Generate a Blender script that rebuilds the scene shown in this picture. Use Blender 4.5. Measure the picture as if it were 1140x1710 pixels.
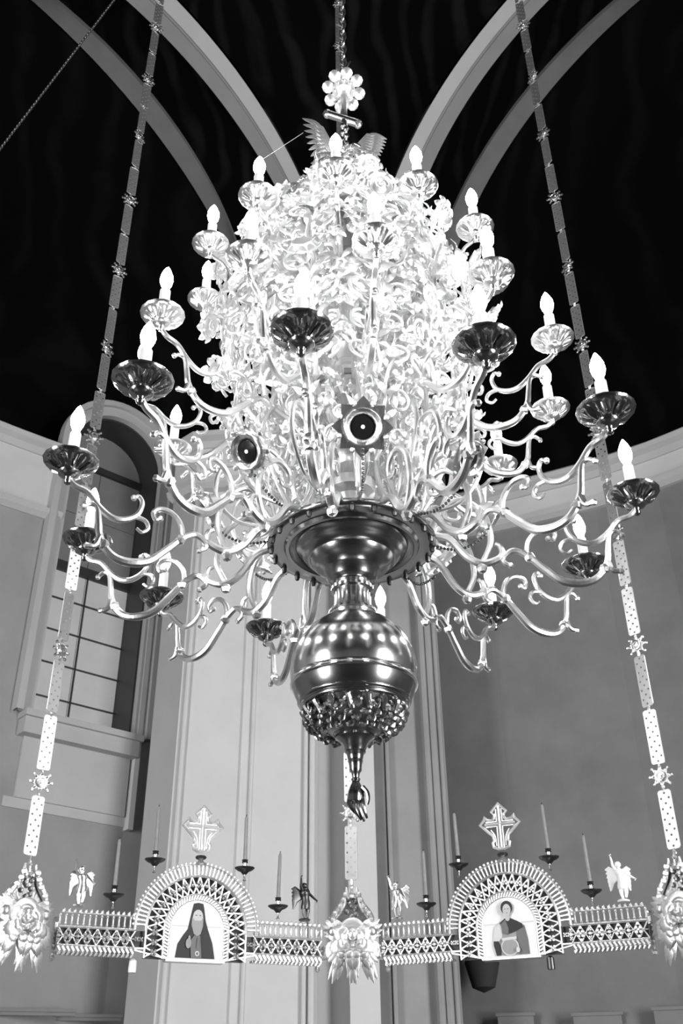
import bpy, math, random
from math import sin, cos, pi, radians, sqrt, atan2, tan
from mathutils import Vector, Matrix, noise
random.seed(4)
for o in list(bpy.data.objects): bpy.data.objects.remove(o, do_unlink=True)
SC = bpy.context.scene
COL = SC.collection
H = 5.2                      # eye height of the photographer on the gallery, above the nave floor
# ------------------------------------------------------------------ camera
TH, ROLL, FPX = .5558, -.0116, 1633.0
cam_d = bpy.data.cameras.new('camera'); cam = bpy.data.objects.new('camera', cam_d); COL.objects.link(cam)
Fv = Vector((0, cos(TH), sin(TH))); Uv = Vector((0, -sin(TH), cos(TH))); Rv = Vector((1, 0, 0))
Rr = Rv*cos(ROLL) + Uv*sin(ROLL); Ur = -Rv*sin(ROLL) + Uv*cos(ROLL)
m = Matrix((Rr, Ur, -Fv)).transposed().to_4x4(); m.translation = Vector((0, 0, H)); cam.matrix_world = m
cam_d.sensor_fit = 'HORIZONTAL'; cam_d.sensor_width = 24.0; cam_d.lens = 24.0*FPX/1140.0
cam_d.clip_start = .05; cam_d.clip_end = 200
cam_d.dof.use_dof = True; cam_d.dof.focus_distance = 4.3; cam_d.dof.aperture_fstop = 6.0
SC.camera = cam
# ------------------------------------------------------------------ world, lights, exposure
w = bpy.data.worlds.new('world'); SC.world = w; w.use_nodes = True
w.node_tree.nodes['Background'].inputs[0].default_value = (.5, .5, .5, 1)
w.node_tree.nodes['Background'].inputs[1].default_value = .02
SC.view_settings.view_transform = 'Standard'; SC.view_settings.look = 'None'
SC.view_settings.gamma = 1; SC.view_settings.use_curve_mapping = False
SC.view_settings.exposure = 0.55
BULB = 52.0
def area(name, loc, target, size, sizey, power):
    d = bpy.data.lights.new(name, 'AREA'); d.shape = 'RECTANGLE'; d.size = size; d.size_y = sizey; d.energy = power
    o = bpy.data.objects.new(name, d); COL.objects.link(o); o.location = loc
    o.rotation_euler = (Vector(target)-Vector(loc)).to_track_quat('-Z', 'Y').to_euler(); return o
# added side fill lights out of view, with no windows behind them
area('added_fill', (-10.6, -2.5, 6.8), (1, 11, 7), 4.5, 8.0, 1300)
area('added_fill', (10.6, -2.5, 6.8), (-3, 11, 7), 4.5, 8.0, 1900)

# ------------------------------------------------------------------ materials
def mat(name, col=.5, rough=.5, metal=0.0, emit=0.0, nz=0.0, nscale=5.0, bump=0.0, bscale=40.0, spec=.5, coat=0):
    mt = bpy.data.materials.new(name); mt.use_nodes = True; nt = mt.node_tree; b = nt.nodes['Principled BSDF']
    b.inputs['Base Color'].default_value = (col, col, col, 1); b.inputs['Roughness'].default_value = rough
    b.inputs['Metallic'].default_value = metal; b.inputs['Specular IOR Level'].default_value = spec
    if emit:
        b.inputs['Emission Color'].default_value = (1, 1, 1, 1); b.inputs['Emission Strength'].default_value = emit
    tc = nt.nodes.new('ShaderNodeTexCoord')
    if nz:
        n = nt.nodes.new('ShaderNodeTexNoise'); n.inputs['Scale'].default_value = nscale; n.inputs['Detail'].default_value = 6
        n.inputs['Roughness'].default_value = .6
        nt.links.new(tc.outputs['Object'], n.inputs['Vector'])
        r = nt.nodes.new('ShaderNodeMapRange'); r.inputs['From Min'].default_value = .3; r.inputs['From Max'].default_value = .7
        r.inputs['To Min'].default_value = max(col-nz, 0); r.inputs['To Max'].default_value = col+nz
        nt.links.new(n.outputs['Fac'], r.inputs['Value']); nt.links.new(r.outputs['Result'], b.inputs['Base Color'])
    if bump:
        n2 = nt.nodes.new('ShaderNodeTexNoise'); n2.inputs['Scale'].default_value = bscale; n2.inputs['Detail'].default_value = 3
        nt.links.new(tc.outputs['Object'], n2.inputs['Vector'])
        bp = nt.nodes.new('ShaderNodeBump'); bp.inputs['Strength'].default_value = bump; bp.inputs['Distance'].default_value = .004
        nt.links.new(n2.outputs['Fac'], bp.inputs['Height']); nt.links.new(bp.outputs['Normal'], b.inputs['Normal'])
    return mt
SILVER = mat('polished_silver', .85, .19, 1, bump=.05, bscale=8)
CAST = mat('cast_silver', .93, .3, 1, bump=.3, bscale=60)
LACE = mat('bright_filigree_silver', .95, .38, .85, bump=.3, bscale=70)
CHASED = mat('chased_silver', .85, .28, 1, bump=.6, bscale=55)
AGED = mat('aged_silver', .42, .3, 1, bump=.5, bscale=60)
SILVER_DKREF = mat('polished_silver_dark_reflection', .36, .22, 1, bump=.05, bscale=8)  # polished silver with dark reflections from below put into its base colour
CHASED_DKREF = mat('chased_silver_dark_reflection', .34, .2, 1, bump=.4, bscale=50)  # lowest-tier pans: the dark floor's reflection is put into the colour
BACKS = mat('dark_backing_sheet', .05, .6)
DARKM = mat('tarnished_metal', .12, .4, 1)
DARKG = mat('dark_lamp_glass', .012, .15)
WHITEP = mat('white_sleeve', .85, .5)
BULBM = mat('lit_bulb_glass', .9, .3, emit=BULB)
GLINT = mat('small_lit_filament', .9, .3, emit=3)
WAX = mat('candle_wax', .22, .5, nz=.03, nscale=20)
WICK = mat('burnt_wick', .03, .8)
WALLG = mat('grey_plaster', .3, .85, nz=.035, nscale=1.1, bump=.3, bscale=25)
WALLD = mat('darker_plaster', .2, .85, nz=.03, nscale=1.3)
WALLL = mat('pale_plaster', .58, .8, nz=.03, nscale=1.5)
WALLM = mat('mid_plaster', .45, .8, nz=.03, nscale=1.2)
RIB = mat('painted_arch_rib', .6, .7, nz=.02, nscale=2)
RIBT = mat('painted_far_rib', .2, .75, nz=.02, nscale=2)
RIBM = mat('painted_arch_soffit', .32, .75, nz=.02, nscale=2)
FLOORM = mat('stone_floor', .06, .35, nz=.02, nscale=1)
BACK = mat('dim_nave_plaster', .22, .8, nz=.02, nscale=.6)
GLASS = mat('frosted_pane', .4, .35, emit=.12, nz=.05, nscale=1.5)
SHUT = mat('dark_upper_pane', .2, .7, emit=.015, nz=.02, nscale=1.5)
FRAME = mat('dark_window_frame', .035, .5)
PLATE = mat('pierced_plate_metal', .8, .38, .9, bump=.2, bscale=80)
ICONW = mat('icon_ground', .78, .6); ICONB = mat('icon_black_robe', .015, .6); ICONG = mat('icon_grey', .3, .6)
ICONS = mat('icon_skin', .5, .6); ICONM = mat('icon_mid_tone', .14, .6); ICONL = mat('icon_light_tone', .6, .6)
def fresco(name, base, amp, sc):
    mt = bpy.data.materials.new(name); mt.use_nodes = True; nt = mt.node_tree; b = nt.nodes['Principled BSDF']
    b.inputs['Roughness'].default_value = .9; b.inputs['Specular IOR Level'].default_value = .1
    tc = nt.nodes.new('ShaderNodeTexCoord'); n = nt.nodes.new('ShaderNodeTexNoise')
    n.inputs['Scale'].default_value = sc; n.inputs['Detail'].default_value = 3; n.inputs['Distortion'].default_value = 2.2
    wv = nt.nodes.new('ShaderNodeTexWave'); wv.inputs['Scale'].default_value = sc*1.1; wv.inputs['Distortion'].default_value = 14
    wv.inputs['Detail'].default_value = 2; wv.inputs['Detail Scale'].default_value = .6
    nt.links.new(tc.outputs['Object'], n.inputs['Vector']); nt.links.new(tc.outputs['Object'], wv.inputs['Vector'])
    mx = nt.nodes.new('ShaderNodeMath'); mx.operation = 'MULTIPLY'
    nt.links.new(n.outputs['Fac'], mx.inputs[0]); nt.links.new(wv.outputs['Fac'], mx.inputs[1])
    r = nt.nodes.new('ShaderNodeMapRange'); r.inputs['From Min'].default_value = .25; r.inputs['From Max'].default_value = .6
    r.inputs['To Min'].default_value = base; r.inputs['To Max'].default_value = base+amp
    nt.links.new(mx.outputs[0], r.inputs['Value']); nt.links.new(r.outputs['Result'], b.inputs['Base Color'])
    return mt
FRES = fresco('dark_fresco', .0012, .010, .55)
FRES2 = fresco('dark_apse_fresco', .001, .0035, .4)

# ------------------------------------------------------------------ mesh builder
class MB:
    def __init__(s): s.v = []; s.f = []; s.mi = []; s.mats = []
    def _m(s, mt):
        if mt not in s.mats: s.mats.append(mt)
        return s.mats.index(mt)
    def add(s, vs, fs, mt=None):
        b = len(s.v); s.v += [tuple(x) for x in vs]; i = s._m(mt) if mt else 0
        for f in fs: s.f.append(tuple(b+k for k in f)); s.mi.append(i)
    def box(s, c, d, rot=None, mt=None):
        x, y, z = [k/2 for k in d]; vs = [Vector((a*x, b*y, e*z)) for a in (-1, 1) for b in (-1, 1) for e in (-1, 1)]
        if rot: vs = [rot @ v for v in vs]
        vs = [v+Vector(c) for v in vs]
        s.add(vs, [(0,1,3,2),(4,6,7,5),(0,4,5,1),(2,3,7,6),(0,2,6,4),(1,5,7,3)], mt)
    def tube(s, pts, r, n=6, flat=1.0, cap=True, mt=None, closed=False, ref=None):
        pts = [Vector(p) for p in pts]; N = len(pts)
        rr = r if isinstance(r, (list, tuple)) else [r]*N
        vs = []; prev = None
        for i, p in enumerate(pts):
            if closed: t = pts[(i+1) % N]-pts[i-1]
            else: t = pts[min(i+1, N-1)]-pts[max(i-1, 0)]
            if t.length < 1e-9: t = Vector((0, 0, 1))
            t.normalize()
            if prev is None:
                q = Vector(ref) if ref else (Vector((0, 1, 0)) if abs(t.y) < .9 else Vector((1, 0, 0)))
                prev = q
            u = prev - t*prev.dot(t)
            if u.length < 1e-6: u = t.orthogonal()
            u.normalize(); prev = u; b = t.cross(u)
            for k in range(n):
                a = 2*pi*k/n; vs.append(p + (u*cos(a)*flat + b*sin(a))*rr[i])
        fs = []
        for i in range(N if closed else N-1):
            j = (i+1) % N
            for k in range(n):
                l = (k+1) % n; fs.append((i*n+k, j*n+k, j*n+l, i*n+l))
        if cap and not closed:
            fs.append(tuple(range(n))); fs.append(tuple((N-1)*n+k for k in reversed(range(n))))
        s.add(vs, fs, mt)
    def lathe(s, prof, n=24, rel=None, mt=None, c=(0, 0, 0), axis=None, arc=None):
        vs = []; M = axis
        for i, (r, z) in enumerate(prof):
            for k in range(n):
                a = 2*pi*k/n; q, zz = r, z
                if rel: q, zz = rel(i, a, r, z)
                v = Vector((q*cos(a), q*sin(a), zz))
                if M: v = M @ v
                vs.append(v+Vector(c))
        fs = []
        for i in range(len(prof)-1):
            for k in range(n):
                l = (k+1) % n; fs.append((i*n+k, i*n+l, (i+1)*n+l, (i+1)*n+k))
        if prof[0][0] > 1e-6: fs.append(tuple(reversed(range(n))))
        if prof[-1][0] > 1e-6: fs.append(tuple((len(prof)-1)*n+k for k in range(n)))
        s.add(vs, fs, mt)
    def ball(s, c, r, n=8, mt=None, sz=1.0):
        m_ = max(4, n//2); s.lathe([(max(r*sin(pi*i/m_), 1e-5), -r*cos(pi*i/m_)*sz) for i in range(m_+1)], n, c=c, mt=mt)
    def prism(s, poly, t, M=None, mt=None):           # polygon in local xz, thickness t along y (-t/2..t/2)
        n = len(poly); vs = [Vector((x, -t/2, z)) for x, z in poly]+[Vector((x, t/2, z)) for x, z in poly]
        if M: vs = [M @ v for v in vs]
        s.add(vs, [tuple(range(n)), tuple(reversed(range(n, 2*n)))]+[(i, n+i, n+(i+1) % n, (i+1) % n) for i in range(n)], mt)
    def merge(s, o, M):
        s_b = len(s.v); s.v += [tuple(M @ Vector(v)) for v in o.v]
        for f, i in zip(o.f, o.mi):
            s.f.append(tuple(s_b+k for k in f)); s.mi.append(s._m(o.mats[i]) if o.mats else 0)
    def mesh(s, name, mt=None, smooth=True, sharp=40):
        me = bpy.data.meshes.new(name); me.from_pydata(s.v, [], s.f)
        for x in (s.mats or [mt]): me.materials.append(x)
        if s.mats: me.polygons.foreach_set('material_index', s.mi)
        if smooth:
            me.polygons.foreach_set('use_smooth', [True]*len(me.polygons)); me.set_sharp_from_angle(angle=radians(sharp))
        me.validate(); me.update(); return me
def obj(name, me, parent=None, loc=(0, 0, 0), rot=(0, 0, 0), mt=None, smooth=True, sharp=40, **kw):
    if isinstance(me, MB): me = me.mesh(name, mt, smooth, sharp)
    o = bpy.data.objects.new(name, me); COL.objects.link(o); o.location = loc; o.rotation_euler = rot
    if parent: o.parent = parent
    for k, v in kw.items(): o[k] = v
    return o
def thing(name, label, cat, loc=(0, 0, 0), rot=(0, 0, 0), group=None):
    o = bpy.data.objects.new(name, None); COL.objects.link(o); o.location = loc; o.rotation_euler = rot
    o.empty_display_size = .1; o['label'] = label; o['category'] = cat
    if group: o['group'] = group
    return o
def dup(root, parent=None, loc=None, rot=None, label=None):
    r = root.copy(); COL.objects.link(r); r.parent = parent
    if loc is not None: r.location = loc
    if rot is not None: r.rotation_euler = rot
    if label: r['label'] = label
    for c in root.children: dup(c, r)
    return r
def catmull(p, k=5):
    p = [Vector(q) for q in p]; out = []
    P = [p[0]*2-p[1]]+p+[p[-1]*2-p[-2]]
    for i in range(1, len(P)-2):
        a, b, c, d = P[i-1:i+3]
        for j in range(k):
            t = j/k; out.append(.5*((2*b)+(c-a)*t+(2*a-5*b+4*c-d)*t*t+(3*b-a-3*c+d)*t**3))
    out.append(p[-1]); return out
def taper(n, r0, r1, r2=None):
    r2 = r0 if r2 is None else r2
    return [(r0+(r1-r0)*min(1, 2*i/(n-1))) if 2*i < n-1 else (r1+(r2-r1)*(2*i/(n-1)-1)) for i in range(n)]

# ================================================================== SETTING
def pol(az, d, z=0): a = radians(az); return Vector((d*sin(a), d*cos(a), H+z))
def wallseg(mb, p, q, z0, z1, t=.25, mt=None):
    p = Vector((p[0], p[1], 0)); q = Vector((q[0], q[1], 0)); d = (q-p).normalized(); n = Vector((-d.y, d.x, 0))
    if n.dot(p+q) < 0: n = -n
    vs = [p, q, q+n*t, p+n*t]; V = [v+Vector((0, 0, H+z)) for z in (z0, z1) for v in vs]
    mb.add(V, [(0,1,2,3),(7,6,5,4),(0,4,5,1),(1,5,6,2),(2,6,7,3),(3,7,4,0)], mt)
ZC = 8.2; ZB = -H
# left apse wall with window opening
LA = [(-62, 9.2), (-45, 10.2), (-33, 11.2), (-26, 11.8), (-18.75, 12.25)]
mb = MB()
for a, b in zip(LA, LA[1:]): wallseg(mb, pol(*a), pol(*b), ZB, 7.4)
WA = pol(-18.75, 12.25); WB = pol(-12.55, 12.9)
wallseg(mb, WA, WB, ZB, 4.1)
wallseg(mb, WB, pol(-11.4, 13.0), ZB, ZC)
obj('wall_left', mb, mt=WALLG, smooth=False, kind='structure')
mb = MB()   # recessed pale panel under the sill
wd = (WB-WA); wl = wd.length; wu = wd.normalized(); wn = Vector((-wu.y, wu.x, 0));
if wn.dot(WA) < 0: wn = -wn
yaw = atan2(wu.y, wu.x)
def wbox(mb, s0, s1, z0, z1, d0, d1, mt=None):
    c = WA+wu*((s0+s1)/2)+wn*((d0+d1)/2); c.z = H+(z0+z1)/2
    mb.box(c, (abs(s1-s0), abs(d1-d0), z1-z0), Matrix.Rotation(yaw, 3, 'Z'), mt)
wbox(mb, 0, wl-.03, 3.28, 4.1, -.05, -.002)
wbox(mb, -.12, wl+.0, 3.16, 3.28, -.02, 0)
obj('trim_1', mb, mt=WALLM, smooth=False, kind='structure')
mb = MB()
wbox(mb, wl-.0, wl+.07, 3.12, 7.9, -.12, 0)
obj('trim_2', mb, mt=WALLL, smooth=False, kind='structure')
mb = MB()
wbox(mb, -.08, wl+.0, 4.02, 4.22, -.2, .1); wbox(mb, -.1, wl+.03, 4.22, 4.3, -.25, .1)
obj('trim_3', mb, mt=WALLM, smooth=False, kind='structure')
# window: arched frame, dark reveal, muntins and panes
win = thing('window_1', 'tall arched window of the left apse', 'window'); del win['label']; del win['category']; win['kind'] = 'structure'
win.location = WA+Vector((0, 0, 0)); win.location.z = H; win.rotation_euler = (0, 0, yaw)
oc = wl/2; orad = wl/2-.04; zsp = 8.47
def archpoly(r, z0, n=24): return [(oc-r, z0)]+[(oc-r*cos(pi*i/n), zsp+r*sin(pi*i/n)) for i in range(n+1)]+[(oc+r, z0)]
def archband(mb, r0, r1, z0, y0, y1, n=24, mt=None):
    A = archpoly(r0, z0, n); B = archpoly(r1, z0, n); k = len(A)
    vs = [Vector((x, y, z)) for P in (A, B) for y in (y0, y1) for x, z in P]; fs = []
    for i in range(k-1):
        fs += [(i, i+1, 2*k+i+1, 2*k+i), (k+i, 3*k+i, 3*k+i+1, k+i+1), (i, k+i, k+i+1, i+1), (2*k+i, 2*k+i+1, 3*k+i+1, 3*k+i)]
    mb.add(vs, fs, mt)
mb = MB(); archband(mb, orad, orad+.2, 4.3, -.1, .12); archband(mb, orad+.15, orad+.24, 4.3, -.16, .0)
obj('window_frame', mb, win, mt=WALLM, sharp=30)
mb = MB(); archband(mb, orad-.03, orad+.01, 4.3, .0, .5)
obj('window_reveal', mb, win, mt=FRAME, sharp=30)
mb = MB(); mb.box((oc, .47, 6.72), (2*orad-.05, .1, .14)); mb.box((oc, .47, 8.5), (2*orad-.05, .08, .1))
mb.box((oc+.02, .47, 5.5), (.016, .03, 2.4))
for i in range(1, 5): mb.box((oc, .47, 4.3+i*.48), (2*orad-.05, .03, .014))
obj('window_bars', mb, win, mt=FRAME, smooth=False)
pw = (2*orad-.06)/2
for r in range(5):
    for c in range(2):
        mb = MB(); mb.box((oc-pw/2+c*pw, .5, 4.3+(r+.5)*.48), (pw-.01, .012, .47)); obj('pane', mb, win, mt=GLASS, smooth=False)
for r in range(2):
    for c in range(2):
        mb = MB(); mb.box((oc-pw/2+c*pw, .5, 6.8+(r+.5)*.84), (pw-.01, .012, .83)); obj('pane', mb, win, mt=SHUT, smooth=False)
mb = MB(); P = [(oc-(orad-.03), 8.5)]+[(oc-(orad-.03)*cos(pi*i/16), zsp+(orad-.03)*sin(pi*i/16)) for i in range(17)]+[(oc+(orad-.03), 8.5)]
mb.prism(P, .012, Matrix.Translation((0, .5, 0))); obj('pane', mb, win, mt=SHUT, smooth=False)
# central pier between the two apses, folded strips
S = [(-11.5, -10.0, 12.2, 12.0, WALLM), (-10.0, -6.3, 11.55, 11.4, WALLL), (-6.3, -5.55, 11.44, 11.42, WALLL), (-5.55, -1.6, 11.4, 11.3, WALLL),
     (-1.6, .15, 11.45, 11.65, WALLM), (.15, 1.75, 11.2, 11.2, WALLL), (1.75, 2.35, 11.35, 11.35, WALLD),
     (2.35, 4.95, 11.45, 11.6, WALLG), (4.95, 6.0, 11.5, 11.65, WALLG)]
pier = thing('trim_4', 'x', 'x'); del pier['label']; del pier['category']; pier['kind'] = 'structure'
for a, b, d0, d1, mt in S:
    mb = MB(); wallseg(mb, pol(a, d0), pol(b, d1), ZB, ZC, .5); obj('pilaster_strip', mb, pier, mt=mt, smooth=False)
for az, d, r in [(-9.6, 11.5, .03), (-5.5, 11.4, .025), (-2.3, 11.28, .025), (-1.9, 11.28, .035), (2.55, 11.4, .03), (4.95, 11.45, .04), (5.35, 11.5, .05), (5.75, 11.55, .035)]:
    mb = MB(); p = pol(az, d); mb.tube([(p.x, p.y, 0), (p.x, p.y, H+ZC-.1)], r, 8); obj('moulding', mb, pier, mt=WALLG if az > 2 else WALLL)
# right apse wall
RA = [(5.95, 12.9), (9.5, 12.75), (13.5, 12.55), (17, 12.4), (21, 12.2), (25, 11.95), (30, 11.6), (38, 10.9), (50, 10), (62, 9.2)]
mb = MB()
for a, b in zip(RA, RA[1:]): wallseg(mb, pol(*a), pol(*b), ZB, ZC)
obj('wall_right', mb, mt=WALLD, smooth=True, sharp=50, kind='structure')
# cornices: frieze band with mouldings swept along the wall
def sweep(mb, path, prof, mt=None):     # prof (outward into the room, z)
    n = len(prof); vs = []; fs = []
    for i, p in enumerate(path):
        a = path[max(i-1, 0)]; b = path[min(i+1, len(path)-1)]; t = (b-a); t.z = 0; t.normalize(); q = Vector((-t.y, t.x, 0))
        if q.dot(Vector((p.x, p.y, 0))) > 0: q = -q
        for o, z in prof: vs.append(Vector((p.x, p.y, 0))+q*o+Vector((0, 0, H+z)))
    for i in range(len(path)-1):
        for k in range(n):
            l = (k+1) % n; fs.append((i*n+k, i*n+l, (i+1)*n+l, (i+1)*n+k))
    fs.append(tuple(range(n))); fs.append(tuple((len(path)-1)*n+k for k in reversed(range(n))))
    mb.add(vs, fs, mt)
def fine(pts, k=4):
    out = []
    for a, b in zip(pts, pts[1:]):
        for j in range(k): t = j/k; out.append(pol(a[0]*(1-t)+b[0]*t, a[1]*(1-t)+b[1]*t))
    out.append(pol(*pts[-1])); return out
def cornice(name, path, zs):
    z0, z1 = zs
    mb = MB(); sweep(mb, path, [(-.2, z0+.14), (.05, z0+.14), (.05, z1-.16), (-.2, z1-.16)]); obj('trim_'+name, mb, mt=WALLL, sharp=30, kind='structure')
    mb = MB(); sweep(mb, path, [(-.2, z1-.18), (.08, z1-.18), (.13, z1-.1), (.22, z1-.06), (.25, z1), (-.2, z1)])
    sweep(mb, path, [(-.2, z0), (.06, z0), (.14, z0+.05), (.16, z0+.12), (.06, z0+.15), (-.2, z0+.15)]); obj('trim_'+name+'1', mb, mt=WALLM, sharp=30, kind='structure')
cornice('5', fine(RA), (7.36, 8.02))
cornice('6', fine(LA), (7.05, 8.2))
cornice('7', [pol(-11.4, 11.9), pol(-10, 11.5), pol(-6, 11.3), pol(-1.6, 11.2), pol(.2, 11.1), pol(1.7, 11.1), pol(3, 11.3), pol(5.9, 11.5)], (7.4, 8.25))
# arches: curves on planes through the pier, at 45 degrees
q = .70711; P0 = Vector((.2, 12.0, 0))
def acurve(side, s0, h, R, off, t1=168, n=60, zb=8.0):
    d = Vector((-q, -q, 0)) if side < 0 else Vector((q, -q, 0)); nn = Vector((-q, q, 0)) if side < 0 else Vector((q, q, 0))
    pts = [(s0-R, zb), (s0-R, (zb+h)/2)] if h > zb else []
    pts += [(s0-R*cos(radians(t1*i/n)), h+R*sin(radians(t1*i/n))) for i in range(n+1)]
    return [P0+nn*off+d*s+Vector((0, 0, H+z)) for s, z in pts], nn, d
def loft(mb, A, B, m=1, bulge=0, bdir=None, mt=None):
    n = len(A); vs = []
    for j in range(m+1):
        t = j/m
        for a, b in zip(A, B):
            p = a.lerp(b, t)
            if bulge: p = p+bdir*bulge*4*t*(1-t)
            vs.append(p)
    fs = [(j*n+i, j*n+i+1, (j+1)*n+i+1, (j+1)*n+i) for j in range(m) for i in range(n-1)]
    mb.add(vs, fs, mt)
def bar_strip(mb, A, B, back, mt=None):   # solid strip between two curves with thickness along back
    n = len(A); vs = A+B+[b+back for b in B]+[a+back for a in A]; fs = []
    for k in range(4):
        l = (k+1) % 4
        for i in range(n-1): fs.append((k*n+i, k*n+i+1, l*n+i+1, l*n+i))
    fs += [(0, n, 2*n, 3*n), (n-1, 4*n-1, 3*n-1, 2*n-1)]
    mb.add(vs, fs, mt)
arc = {}
for side, pr, nm in ((-1, [(5.15, 11.03, 4.76), (5.15, 10.48, 4.97), (5.6, 11.11, 4.85), (6.71, 9.19, 6.92)], 'left'),
                     (1, [(5.15, 11.34, 4.67), (5.15, 11.41, 4.40), (5.15, 11.24, 4.99), (5.6, 10.9, 5.4)], 'right')):
    c1, nn, d = acurve(side, *pr[0], 0); c2, _, _ = acurve(side, *pr[1], .45); c3, _, _ = acurve(side, *pr[2], 1.6); c4, _, _ = acurve(side, *pr[3], 1.9)
    if len(c4) < len(c3): c4 = [c4[0]]*(len(c3)-len(c4))+c4
    arc[side] = (c1, c2, c3, c4)
    up = Vector((0, 0, .2))
    ca = [a.lerp(b, .45) for a, b in zip(c1, c2)]; cb = [a.lerp(b, .56) for a, b in zip(c1, c2)]
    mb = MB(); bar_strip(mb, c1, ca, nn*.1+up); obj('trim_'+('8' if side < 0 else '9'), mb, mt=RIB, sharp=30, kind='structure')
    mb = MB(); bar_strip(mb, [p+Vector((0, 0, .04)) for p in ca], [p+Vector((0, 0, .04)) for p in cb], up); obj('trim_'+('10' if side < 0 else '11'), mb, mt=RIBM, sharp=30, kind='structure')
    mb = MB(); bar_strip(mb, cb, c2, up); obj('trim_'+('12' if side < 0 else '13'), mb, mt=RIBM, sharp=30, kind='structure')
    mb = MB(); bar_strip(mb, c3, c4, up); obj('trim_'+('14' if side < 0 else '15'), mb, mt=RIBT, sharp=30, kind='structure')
    off = Vector((0, 0, .1))
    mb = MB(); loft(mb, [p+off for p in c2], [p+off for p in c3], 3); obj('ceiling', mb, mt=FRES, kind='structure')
    # half dome of the apse beyond the far rib
    wallp = [pol(*a) for a in (RA if side > 0 else LA[::-1])]
    n = len(c4); base = []
    for i in range(n):
        t = i/(n-1)*(len(wallp)-1); k = min(int(t), len(wallp)-2); p = wallp[k].lerp(wallp[k+1], t-k); p = Vector((p.x*1.03, p.y*1.03, H+8.1)); base.append(p)
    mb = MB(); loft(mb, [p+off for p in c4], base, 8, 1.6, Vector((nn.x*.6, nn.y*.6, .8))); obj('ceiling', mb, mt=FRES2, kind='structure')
    if side < 0:      # tympanum behind the window head and above the left wall top
        mb = MB(); wallseg(mb, pol(-26, 12.3), pol(-19.2, 12.75), 7.3, 8.6, .1); wallseg(mb, pol(-20.5, 13.1), pol(-10.8, 14.1), 7.2, 11, .1)
        obj('wall_left_upper', mb, mt=FRES2, smooth=False, kind='structure')
mb = MB(); A = [p+Vector((0, 0, .08)) for p in arc[-1][0][:41]]; B = [p+Vector((0, 0, .08)) for p in arc[1][0][:41]]
loft(mb, A, B, 10, .9, Vector((0, .9, .5))); obj('ceiling', mb, mt=FRES, kind='structure')
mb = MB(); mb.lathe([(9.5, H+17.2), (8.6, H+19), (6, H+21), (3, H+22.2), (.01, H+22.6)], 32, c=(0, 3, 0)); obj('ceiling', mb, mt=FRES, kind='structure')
# rest of the nave: floor, sides, back wall, shading the room
mb = MB(); mb.box((0, 3, -.1), (24, 26, .2)); obj('floor', mb, mt=FLOORM, smooth=False, kind='structure')
for nm, c, d in (('wall_back', (0, -9), (24, .3)), ('wall_west', (-11.5, 0), (.3, 18)), ('wall_east', (11.5, 0), (.3, 18))):
    mb = MB(); mb.box((c[0], c[1], 2.4), (d[0], d[1], 4.8)); obj(nm+'_added_dark_band', mb, mt=FLOORM, smooth=False, kind='structure')  # unseen dark lower band, added to darken reflections in the globe
    mb = MB(); mb.box((c[0], c[1], 7.9), (d[0], d[1], 6.2)); obj(nm, mb, mt=BACK, smooth=False, kind='structure')
    mb = MB(); mb.box((c[0], c[1], 19.5), (d[0], d[1], 17)); obj(nm+'_vault', mb, mt=FRES, smooth=False, kind='structure')
mb = MB(); mb.box((0, 2, 28.4), (24, 24, .3)); obj('ceiling_over', mb, mt=FRES, smooth=False, kind='structure')
# faint recessed plates low on the apse walls
def plate(az, d, z, wdt, hgt, mt, lab):
    mb = MB(); mb.box((0, 0, 0), (wdt, .05, hgt)); mb.box((0, -.03, hgt/2-.02), (wdt+.04, .03, .03)); p = pol(az, d, z)
    obj('wall_plate', mb, None, p, (0, 0, -radians(az)), mt=mt, smooth=False, label=lab, category='wall panel')
plate(8.7, 12.6, .66, .4, .7, WALLD, 'faint recessed panel low on the right apse wall, nearest the dark corner')
plate(12.8, 12.45, .63, .52, .7, WALLD, 'faint recessed panel low on the right apse wall, middle of the three')
plate(17.0, 12.3, .65, .6, .7, WALLD, 'faint recessed panel low at the right edge of the apse wall')
plate(-16.2, 12.3, 1.02, .95, .07, WALLD, 'long thin vent slot low on the left apse wall, farther from the pilaster')
plate(-13.6, 12.65, 1.0, .85, .07, WALLD, 'long thin vent slot low on the left apse wall, nearer the pilaster')
mb = MB(); mb.lathe([(.01, -.3), (.13, -.25), (.2, 0), (.15, .25), (.01, .32)], 20)
obj('loudspeaker', mb, None, pol(7.2, 12.35, 1.5), mt=WICK, label='round dark object on the wall in the dim corner below the right icon', category='wall fitting')

# ================================================================== CHANDELIER
CX, CY = .0465, 4.07
ZR = 1.07
ch = thing('tiered_chandelier', 'huge silver church chandelier with three tiers of lit candle bulbs', 'chandelier', (CX, CY, H+ZR))
def Zl(z): return z-ZR
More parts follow.
